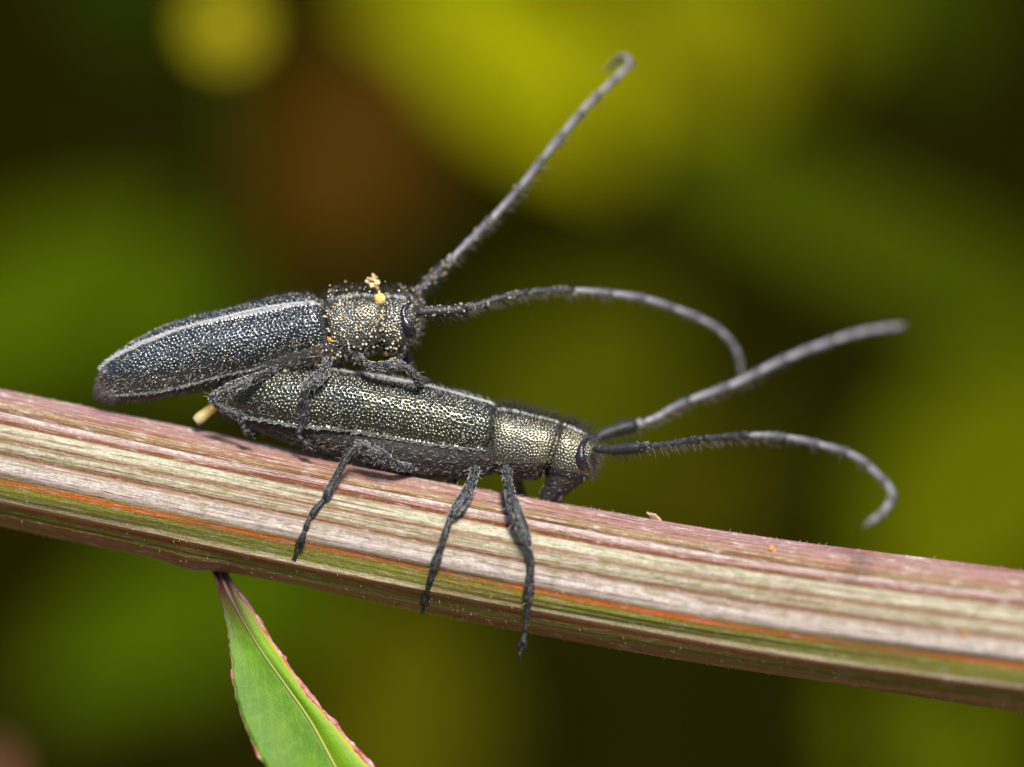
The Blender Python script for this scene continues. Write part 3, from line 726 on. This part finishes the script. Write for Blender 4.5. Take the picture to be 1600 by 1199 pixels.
# ---- the upper one, riding on it
DU = 0.5
bl = bvh_of([lower['body']] + lower['el'])
fl = lambda x, y, out=.16: (front(bl, x, y, -.5) or -.5) - out
up_front = [[(558, 552, 0, 9), (566, 565, -.3, 8), (580, 573, -.5, 9), (602, 574, -.7, 11), (621, 571, -.85, 9.5), (632, 573, -.9, 7), (636, 575, -.9, 4)],
            [(633, 573, -.9, 5), (640, 578, -.88, 6.5), (649, 588, -.78, 8), (655, 597, -.62, 8.6), (657, 601, -.55, 5)],
            [(655, 598, -.5), (660, 597, -.1), (664, 597, .35), (668, 598, .75)]]
up_mid = [[(514, 556, 0, 9), (509, 572, -.45, 9), (506, 583, -.7, 10), (496, 592, -.88, 13), (484, 601, -1.0, 11), (476, 606, -1.02, 8), (473, 608, -1.02, 4)],
          [(478, 604, -1.02, 5), (475, 615, -1.0, 7), (475, 635, fl(475, 635, .2), 8), (474, 655, fl(474, 655, .2), 8.4), (472, 665, fl(472, 663, .2), 5)],
          [(473, 663, fl(473, 663, .2)), (466, 680, -.75), (476, 692, -.72), (489, 705, -.7)]]
up_hind = [[(432, 576, 0, 9), (412, 586, -.45, 9), (398, 592, -.75, 10), (372, 603, -.92, 13), (345, 616, -1.0, 11.5), (330, 624, -1.0, 8), (326, 626, -1.0, 4)],
           [(329, 624, -1.0, 5), (344, 636, -.95, 7), (362, 645, -.9, 8), (376, 652, -.85, 7.6), (379, 654, -.85, 4)],
           [(375, 652, -.85), (379, 664, -.82), (383, 674, -.8), (393, 679, -.75)]]
up_front_far = [[(575, 545, 1.1, 9), (600, 536, 1.6, 11), (618, 534, 1.9, 11), (628, 538, 1.95, 8)], [(626, 536, 1.95, 6), (634, 556, 1.9, 8), (643, 580, 1.75, 8.6), (649, 598, 1.5, 7)], [(648, 597, 1.5), (652, 601, 1.3), (657, 602, 1.1), (662, 603, .95)]]
upper = beetle(tuple(P(400, 590, DU)), 'blue grey longhorn beetle dusted with pollen, riding on the other beetle', dict(
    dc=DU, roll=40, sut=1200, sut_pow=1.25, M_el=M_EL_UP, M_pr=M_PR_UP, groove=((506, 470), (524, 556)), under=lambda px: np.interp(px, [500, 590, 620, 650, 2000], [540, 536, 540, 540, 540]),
    neck=((600, 460), (594, 548)), fore=P(480, 475, DU), hair_reach=3.4, face=P(628, 500, DU), tail=P(160, 610, DU), fringe=-UP * .9 + RT * .3,
    body=[[((156, 592), (152, 618), .2), ((178, 592), (166, 627), .36), ((222, 582), (214, 626), .52), ((300, 560), (300, 613), .66), ((380, 540), (385, 596), .74), ((450, 525), (463, 588), .8), ((500, 510), (522, 572), .84), ((525, 495), (545, 560), .75)],
          [((505, 476), (520, 548), .78), ((509, 470), (524, 554), .9), ((516, 466), (531, 560), .96), ((545, 461), (553, 564), 1.0), ((572, 459), (574, 556), 1.0), ((592, 461), (588, 549), .93), ((600, 466), (596, 543), .82)],
          [((590, 468), (586, 538), .74), ((600, 463), (596, 546), .84), ((612, 460), (603, 555), .92), ((628, 459), (616, 554), .93), ((642, 463), (633, 546), .86), ((652, 475), (648, 531), .62), ((657, 489), (655, 514), .3)],
          [((650, 518), (600, 525), .74), ((642, 536), (601, 541), .64), ((630, 552), (602, 553), .5), ((622, 561), (604, 561), .38)]],
    elytra=[(499, 478, 519, 543, 0.86), (494, 475, 513, 548, 0.98), (478, 475, 494, 553, 1.08), (440, 480, 450, 562, 1.12), (400, 488, 408, 573, 1.13), (350, 499, 355, 586, 1.13), (300, 512, 303, 600, 1.12), (250, 528, 250, 611, 1.06), (210, 545, 205, 617, .9), (182, 560, 178, 616, .68), (165, 572, 162, 609, .42), (156, 581, 155, 598, .14)],
    eye=[(642, 475, 3.5), (634, 479, 5.5), (629, 488, 6.5), (631, 499, 7.5), (636, 511, 12), (641, 520, 10), (645, 527, 4)],
    mandible=[(610, 550, .2, 8), (607, 560, .16, 7), (606, 566, .06, 4), (607, 569, .02, 2)], palp=[(622, 552, .24, 3.5), (619, 562, .28, 4), (614, 567, .26, 3)],
    midline=[(516, 470), (545, 465), (575, 463), (592, 465), (612, 464), (635, 468)],
    legs=[(up_hind, mirror_leg(up_hind, DU, 14, -3)), (up_mid, mirror_leg(up_mid, DU, 22, -3)), (up_front, up_front_far)],
    antennae=[([(652, 489, -.15), (665, 487, -.1), (728, 483, .2), (742, 478, .3), (815, 459, .8), (885, 454, 1.4), (955, 459, 2.0), (1007, 467, 2.5), (1053, 482, 3.0), (1095, 499, 3.4), (1130, 522, 3.8), (1151, 550, 4.2), (1159, 592, 4.6)], 1.0, 4),
              ([(646, 463, .8), (654, 455, .9), (708, 402, 1.3), (722, 388, 1.4), (808, 298, 2.0), (864, 228, 2.4), (920, 162, 2.8), (968, 116, 3.2), (984, 97, 3.6), (976, 89, 4.0), (962, 97, 4.5), (945, 113, 5.0)], 1.0, 1)]))

# ------------------------------------------------------------------ pollen, crumbs
def pollen():
    bu = bvh_of([upper['body']] + upper['el'])
    M = mat('pollen cream', (.72, .52, .28), .55); k = N(M); k.base(k.ramp(k.noise(k.obj(), 3.0, 2), [(.32, (.66, .38, .14)), (.45, (.80, .66, .45)), (.6, (.84, .78, .66))])); k.bump(k.noise(k.obj(), 25, 2), .5, .03)
    ico = bmesh.new(); bmesh.ops.create_icosphere(ico, subdivisions=1, radius=1); iv = np.array([v.co for v in ico.verts]); ifa = [tuple(v.index for v in f.verts) for f in ico.faces]; ico.free()
    dust = Mesh()
    def put(p, nn, lo, hi):
        for a, b in zip(p, nn):
            r = rng.uniform(lo, hi); s = rng.uniform(.7, 1.25, 3)
            dust.add(iv * s * r + a + b * r * .6, ifa)
    xs = lambda c: to_px(c)[0]
    p, nn = sample(upper['body'], 620, lambda c, q: np.interp(xs(c), [480, 520, 590, 650], [.1, .8, .9, 1.2]) * (q @ -FW > -.5)); put(p, nn, .015, .045)
    p, nn = sample(upper['body'], 110, lambda c, q: np.clip(q @ UP, 0, 1) * (xs(c) > 505)); put(p + (nn + rng.normal(0, .3, nn.shape)) * rng.uniform(.08, .34, (len(p), 1)), nn, .016, .034)
    for o in upper['el']:
        p, nn = sample(o, 210, lambda c, q: np.interp(xs(c), [150, 300, 520], [.35, .35, 1.0])); put(p, nn, .011, .028)
    for obs, W in upper['ants']:
        for o, c in zip(obs[:4], (60, 8, 26, 8)):
            p, nn = sample(o, c); put(p, nn, .014, .034)
    for o, W in [(lower['ants'][0][0][0], 6), (lower['body'], 26), (lower['el'][0], 20)]:
        p, nn = sample(o, W); put(p, nn, .012, .024)
    for lg in upper['legs'][::2]:
        p, nn = sample(lg[0], 16); put(p, nn, .012, .026)
    d = dust.build('pollen_dust', M, recalc=False)
    tag(d, 'fine cream pollen dust scattered over the upper beetle', 'pollen', None, 'stuff')
    # single large grains
    Y = mat('pollen yellow', (.80, .52, .09), .5); k = N(Y); k.base(k.ramp(k.noise(k.obj(), 4.0, 3), [(.35, (.80, .50, .10)), (.6, (.90, .72, .26))])); k.bump(k.noise(k.obj(), 14, 3), .7, .05)
    O = mat('pollen orange', (.66, .28, .03), .5); k = N(O); k.base(k.ramp(k.noise(k.obj(), 5.0, 3), [(.35, (.45, .17, .02)), (.6, (.74, .38, .05))]))
    g = bmesh.new(); bmesh.ops.create_icosphere(g, subdivisions=3, radius=1); gv = np.array([v.co for v in g.verts]); gf = [tuple(v.index for v in f.verts) for f in g.faces]; g.free()
    for x, y, r, M_, lab in ((594, 468, 9.0, Y, 'large round yellow pollen lump on the neck of the upper beetle'),
                             (515, 531, 3.6, O, 'small orange pollen lump where the wing case meets the thorax'),
                             (604, 553, 3.6, O, 'small orange pollen lump beside the mouth of the upper beetle')):
        d = front(bu, x, y, 0); c = P(x, y, d) - FW * r / PX * .8
        b = gv * (1 + .06 * np.sin(gv[:, :1] * 5 + gv[:, 1:2] * 7) + rng.normal(0, .015, (len(gv), 1))) * r / PX
        tag(Mesh().add(b * [1, .9, 1.08] + c, gf).build('pollen_lump', M_), lab, 'pollen')
    # a scrap of anther standing on the thorax
    A = mat('dry anther', (.66, .48, .22), .6); k = N(A); k.base(k.ramp(k.noise(k.obj(), 6.0, 3), [(.35, (.5, .30, .10)), (.6, (.74, .60, .34))]))
    d = front(bu, 590, 468, 0.0) + .25; am = Mesh()
    for br in ([(593, 461, 2.0), (590, 452, 2.6), (584, 446, 3.2), (577, 443, 2.4), (571, 439, 2.6)], [(590, 453, 2.4), (588, 445, 3.2), (585, 438, 3.0), (582, 432, 2.2), (583, 429, 3.0)],
               [(588, 447, 2.0), (592, 443, 2.2), (591, 439, 1.8)], [(585, 446, 2.0), (581, 449, 2.0), (578, 449, 1.6)], [(586, 440, 1.8), (580, 437, 1.6), (577, 434, 1.6)]):
        tube_px([(x + rng.normal(0, .6), y + rng.normal(0, .6), d + rng.normal(0, .03), r) for x, y, r in br], 14, 7, mesh=am)
    for _ in range(14):
        c = P(rng.uniform(572, 592), rng.uniform(430, 452), d + rng.normal(0, .08)); am.add(iv * rng.uniform(.02, .045) + c, ifa)
    tag(am.build('anther_scrap', A), 'pale branched scrap of dry anther standing on the upper beetle', 'debris')
    # crumbs on the stem
    C1 = mat('crumb straw', (.70, .55, .33), .6); C2 = mat('crumb orange', (.60, .25, .06), .6)
    for x, y, r, M_, lab in ((795, 826, 3.6, C1, 'tiny straw coloured crumb on the stem beside the front leg'),
                             (1206, 858, 5.0, C2, 'small orange crumb on the top edge of the stem'),
                             (1505, 992, 5.0, C2, 'small orange crumb on the pale middle rib of the stem'),
                             (975, 995, 4.2, C2, 'small orange crumb on the brown lower edge of the stem')):
        c = P(x, y, stem_d(x, y, .03)); cm = Mesh(); n_ = 5
        for _ in range(n_): cm.add(iv * rng.uniform(.4, .8, 3) * r / PX + c + rng.normal(0, r / PX * .4, 3), ifa)
        tag(cm.build('plant_crumb', M_), lab, 'debris')
    cm = Mesh()
    for dx in (0, 6, 11): tube_px([(1022 + dx, 812 + dx * .3, .2, 2.2), (1017 + dx, 806 + dx * .3, .1, 2.0), (1011 + dx, 801 + dx * .2, 0, 1.2)], 8, 6, mesh=cm)
    tag(cm.build('plant_fibre', C1), 'little torn fibre sticking up from the top of the stem', 'debris')
pollen()

# ------------------------------------------------------------------ plants far behind, out of focus
def leaf_mat(name, c1, c2, rough=.55):
    m = mat(name, c1, .9, 0, 0.0); k = N(m); ob = k.obj(); c1 = (c1[0] * .49, c1[1] * .54, c1[2]); c2 = (c2[0] * .49, c2[1] * .54, c2[2])
    k.base(k.mix(k.range(k.noise(ob, .25, 4), .35, .65), c1, c2)); k.bump(k.noise(ob, 1.5, 3), .4, .3); return m

def blade_mesh(pts, fold=.18, thick=.25):
    """a leaf along pts rows (px, py, depth, half width mm)"""
    a = np.array(pts, float); W = np.concatenate([P(a[:, 0], a[:, 1], a[:, 2]), a[:, 3:4]], 1)
    return blade_world(W, fold, thick)
def blade_world(W, fold=.18, thick=.25):
    q = resample(W, 40); C = q[:, :3]; w_ = np.maximum(q[:, 3], .05)
    T, U, V = frames(C, ref=-FW)
    t = np.linspace(-1, 1, 13)
    X = C[:, None] + V[:, None] * (w_[:, None] * t)[..., None] + U[:, None] * (w_[:, None] * fold * (np.abs(t) - .5))[..., None]
    n, m = X.shape[:2]; B = X - U[:, None] * thick; K = n * m
    f = grid_faces(n, m, False) + [tuple(i + K for i in q[::-1]) for q in grid_faces(n, m, False)]
    for i in range(n - 1): f += [(i*m, (i+1)*m, (i+1)*m+K, i*m+K), (i*m+m-1, i*m+m-1+K, (i+1)*m+m-1+K, (i+1)*m+m-1)]
    for j in range(m - 1): f += [(j, j+K, j+1+K, j+1), ((n-1)*m+j, (n-1)*m+j+1, (n-1)*m+j+1+K, (n-1)*m+j+K)]
    return Mesh().add(np.concatenate([X.reshape(-1, 3), B.reshape(-1, 3)]), f)

def far_plant(name, label, cat, leaves, M, foot=None, stem_r=.7, stem_mat=None, group=None):
    """leaves: lists of (px,py,d,half width) from the base of the leaf to its tip; a stem joins their bases to the ground"""
    b = P(*leaves[0][0][:3]); fx = b[0] if foot is None else foot
    root = empty(name, (fx, b[1] + 6, -6), label, cat, group)
    for lf in leaves: blade_mesh(lf).build('leaf', M, root)
    pts = [(fx, b[1] + 6, -7, stem_r * 1.6), ((fx + b[0]) / 2, b[1] + 4, b[2] * .5, stem_r * 1.3), (*b, stem_r)]
    for lf in leaves[1:]:
        pts.append((*P(*lf[0][:3]), stem_r * .8))
    st = tube(np.array(pts), 40, 10).build('stem', stem_mat or M, root)
    return root

FAR = [
 # name, label, category, leaf chains (px, py, depth, half width as seen), colours
 ('yellow_leaf_plant', 'out of focus bright yellow leaf behind the raised antenna', 'plant',
  [[(590, -70, 230, 50), (700, 0, 230, 85), (820, 85, 230, 105), (910, 180, 230, 70), (960, 250, 230, 12)]], ((.56, .50, .002), (.36, .34, .002))),
 ('yellow_leaf_plant', 'out of focus dull yellow leaf overlapping the bright yellow one', 'plant',
  [[(1010, -90, 240, 50), (1070, 10, 240, 110), (1110, 105, 240, 85), (1130, 190, 240, 15)]], ((.34, .30, .002), (.28, .25, .002))),
 ('yellow_leaf_plant', 'out of focus olive leaf between the dull yellow leaf and the dark gap', 'plant',
  [[(1250, -120, 250, 50), (1270, -20, 250, 100), (1270, 50, 250, 65), (1255, 110, 250, 15)]], ((.17, .16, .001), (.14, .14, .001))),
 ('yellow_flower', 'out of focus round yellow flower near the brown leaf', 'flower', None, None),
 ('brown_leaf_plant', 'out of focus rusty brown dead leaf', 'plant',
  [[(640, 60, 140, 40), (600, 130, 140, 110), (550, 225, 140, 140), (490, 330, 140, 105), (450, 400, 140, 20)]], ((.098, .042, .002), (.075, .032, .002))),
 ('broad_leaf_plant', 'out of focus green diagonal leaf below the dark gap', 'plant',
  [[(1850, 610, 100, 50), (1600, 490, 100, 85), (1350, 370, 100, 88), (1140, 268, 100, 75), (1000, 205, 100, 25)]], ((.058, .085, .001), (.075, .078, .001))),
 ('broad_leaf_plant', 'pair of out of focus bright green leaves behind the tail of the upper beetle', 'plant',
  [[(-140, 570, 145, 60), (0, 500, 145, 120), (120, 440, 145, 110), (210, 375, 145, 65), (260, 330, 145, 12)],
   [(-120, 660, 150, 60), (60, 570, 150, 95), (250, 500, 150, 90), (400, 455, 150, 50), (460, 440, 150, 10)]], ((.098, .135, .001), (.080, .108, .001))),
 ('broad_leaf_plant', 'out of focus olive leaf behind the space between the antennae', 'plant',
  [[(780, 800, 160, 50), (840, 690, 160, 130), (920, 590, 160, 140), (1000, 510, 160, 85), (1045, 455, 160, 15)]], ((.098, .100, .001), (.080, .078, .001))),
 ('broad_leaf_plant', 'out of focus green leaf beyond the curled antenna tip', 'plant',
  [[(1440, 980, 150, 50), (1480, 860, 150, 150), (1560, 725, 150, 165), (1640, 600, 150, 100), (1680, 530, 150, 15)]], ((.150, .155, .001), (.120, .130, .001))),
 ('broad_leaf_plant', 'out of focus green leaf under the thick end of the stem', 'plant',
  [[(1500, 1310, 155, 50), (1480, 1200, 155, 120), (1440, 1110, 155, 120), (1490, 1020, 155, 90), (1540, 950, 155, 15)]], ((.140, .150, .001), (.110, .125, .001))),
 ('broad_leaf_plant', 'out of focus green leaf below the stem beside the hanging leaf', 'plant',
  [[(50, 1090, 150, 30), (170, 1020, 150, 90), (290, 955, 150, 125), (430, 915, 150, 105), (550, 885, 150, 15)]], ((.088, .125, .001), (.072, .105, .001))),
 ('broad_leaf_plant', 'out of focus olive leaf to the right of the hanging leaf', 'plant',
  [[(620, 1330, 150, 50), (630, 1200, 150, 130), (640, 1090, 150, 130), (630, 990, 150, 90), (600, 910, 150, 15)]], ((.110, .105, .001), (.095, .080, .001))),
 ('broad_leaf_plant', 'out of focus dim olive leaf below the curled antenna', 'plant',
  [[(980, 890, 165, 30), (1040, 820, 165, 95), (1100, 760, 165, 95), (1170, 690, 165, 50), (1200, 650, 165, 10)]], ((.075, .065, .001), (.060, .052, .001))),
 ('broad_leaf_plant', 'out of focus dark green leaf above the dark gap', 'plant',
  [[(1450, -150, 175, 50), (1455, -20, 175, 90), (1460, 60, 175, 65), (1465, 120, 175, 10)]], ((.050, .068, .001), (.040, .055, .001))),
 ('broad_leaf_plant', 'out of focus dim green leaf beside the yellow flower', 'plant',
  [[(180, -150, 175, 40), (200, -40, 175, 80), (215, 20, 175, 60), (225, 70, 175, 10)]], ((.030, .052, .001), (.024, .040, .001))),
 ('brown_leaf_plant', 'out of focus orange brown withered tip low beside the hanging leaf', 'plant',
  [[(-130, 1420, 60, 25), (-60, 1310, 60, 50), (-25, 1230, 60, 42), (-4, 1182, 60, 10)]], ((.50, .19, .06), (.40, .14, .04))),
]
FAR = [(a_, b_, c_, l_ and [[(x, y, d, h * (1 + d / DIST) / PX) for x, y, d, h in q] for q in l_], m_) for a_, b_, c_, l_, m_ in FAR]
for i, (nm, lab, cat, leaves, cols) in enumerate(FAR):
    if leaves is None:
        c = P(352, 42, 62); root = empty(nm, (c[0] - 4, c[1] + 5, -6), lab, cat)
        fm = leaf_mat('bud yellow', (.70, .54, .01), (.62, .48, .01)); gm = leaf_mat('bud green', (.05, .07, .004), (.04, .06, .004))
        for k in range(9):
            a = k * 2 * math.pi / 9; dr = RT * math.cos(a) + UP * math.sin(a)
            W = np.array([(*(c + FW * .4), .25), (*(c + dr * .7 - FW * .1), .55), (*(c + dr * 1.4 - FW * .25), .6), (*(c + dr * 1.75), .12)])
            blade_world(W, .1, .1).build('petal', fm, root)
        tube(np.array([(*(c + FW * .5), .5), (*(c), .75), (*(c - FW * .4), .6), (*(c - FW * .6), .15)]), 14, 16).build('flower_centre', fm, root)
        tube(np.array([(c[0] - 4, c[1] + 5, -7, .5), (c[0] - 3, c[1] + 4, c[2] * .6, .4), (*(c + FW * .4 - UP * 3), .32), (*(c + FW * .4), .35)]), 40, 10).build('stem', gm, root)
        continue
    M = leaf_mat('far leaf %d' % i, *cols)
    far_plant(nm, lab, cat, leaves, M, stem_mat=leaf_mat('far stem %d' % i, (.03, .035, .004), (.03, .03, .004)))
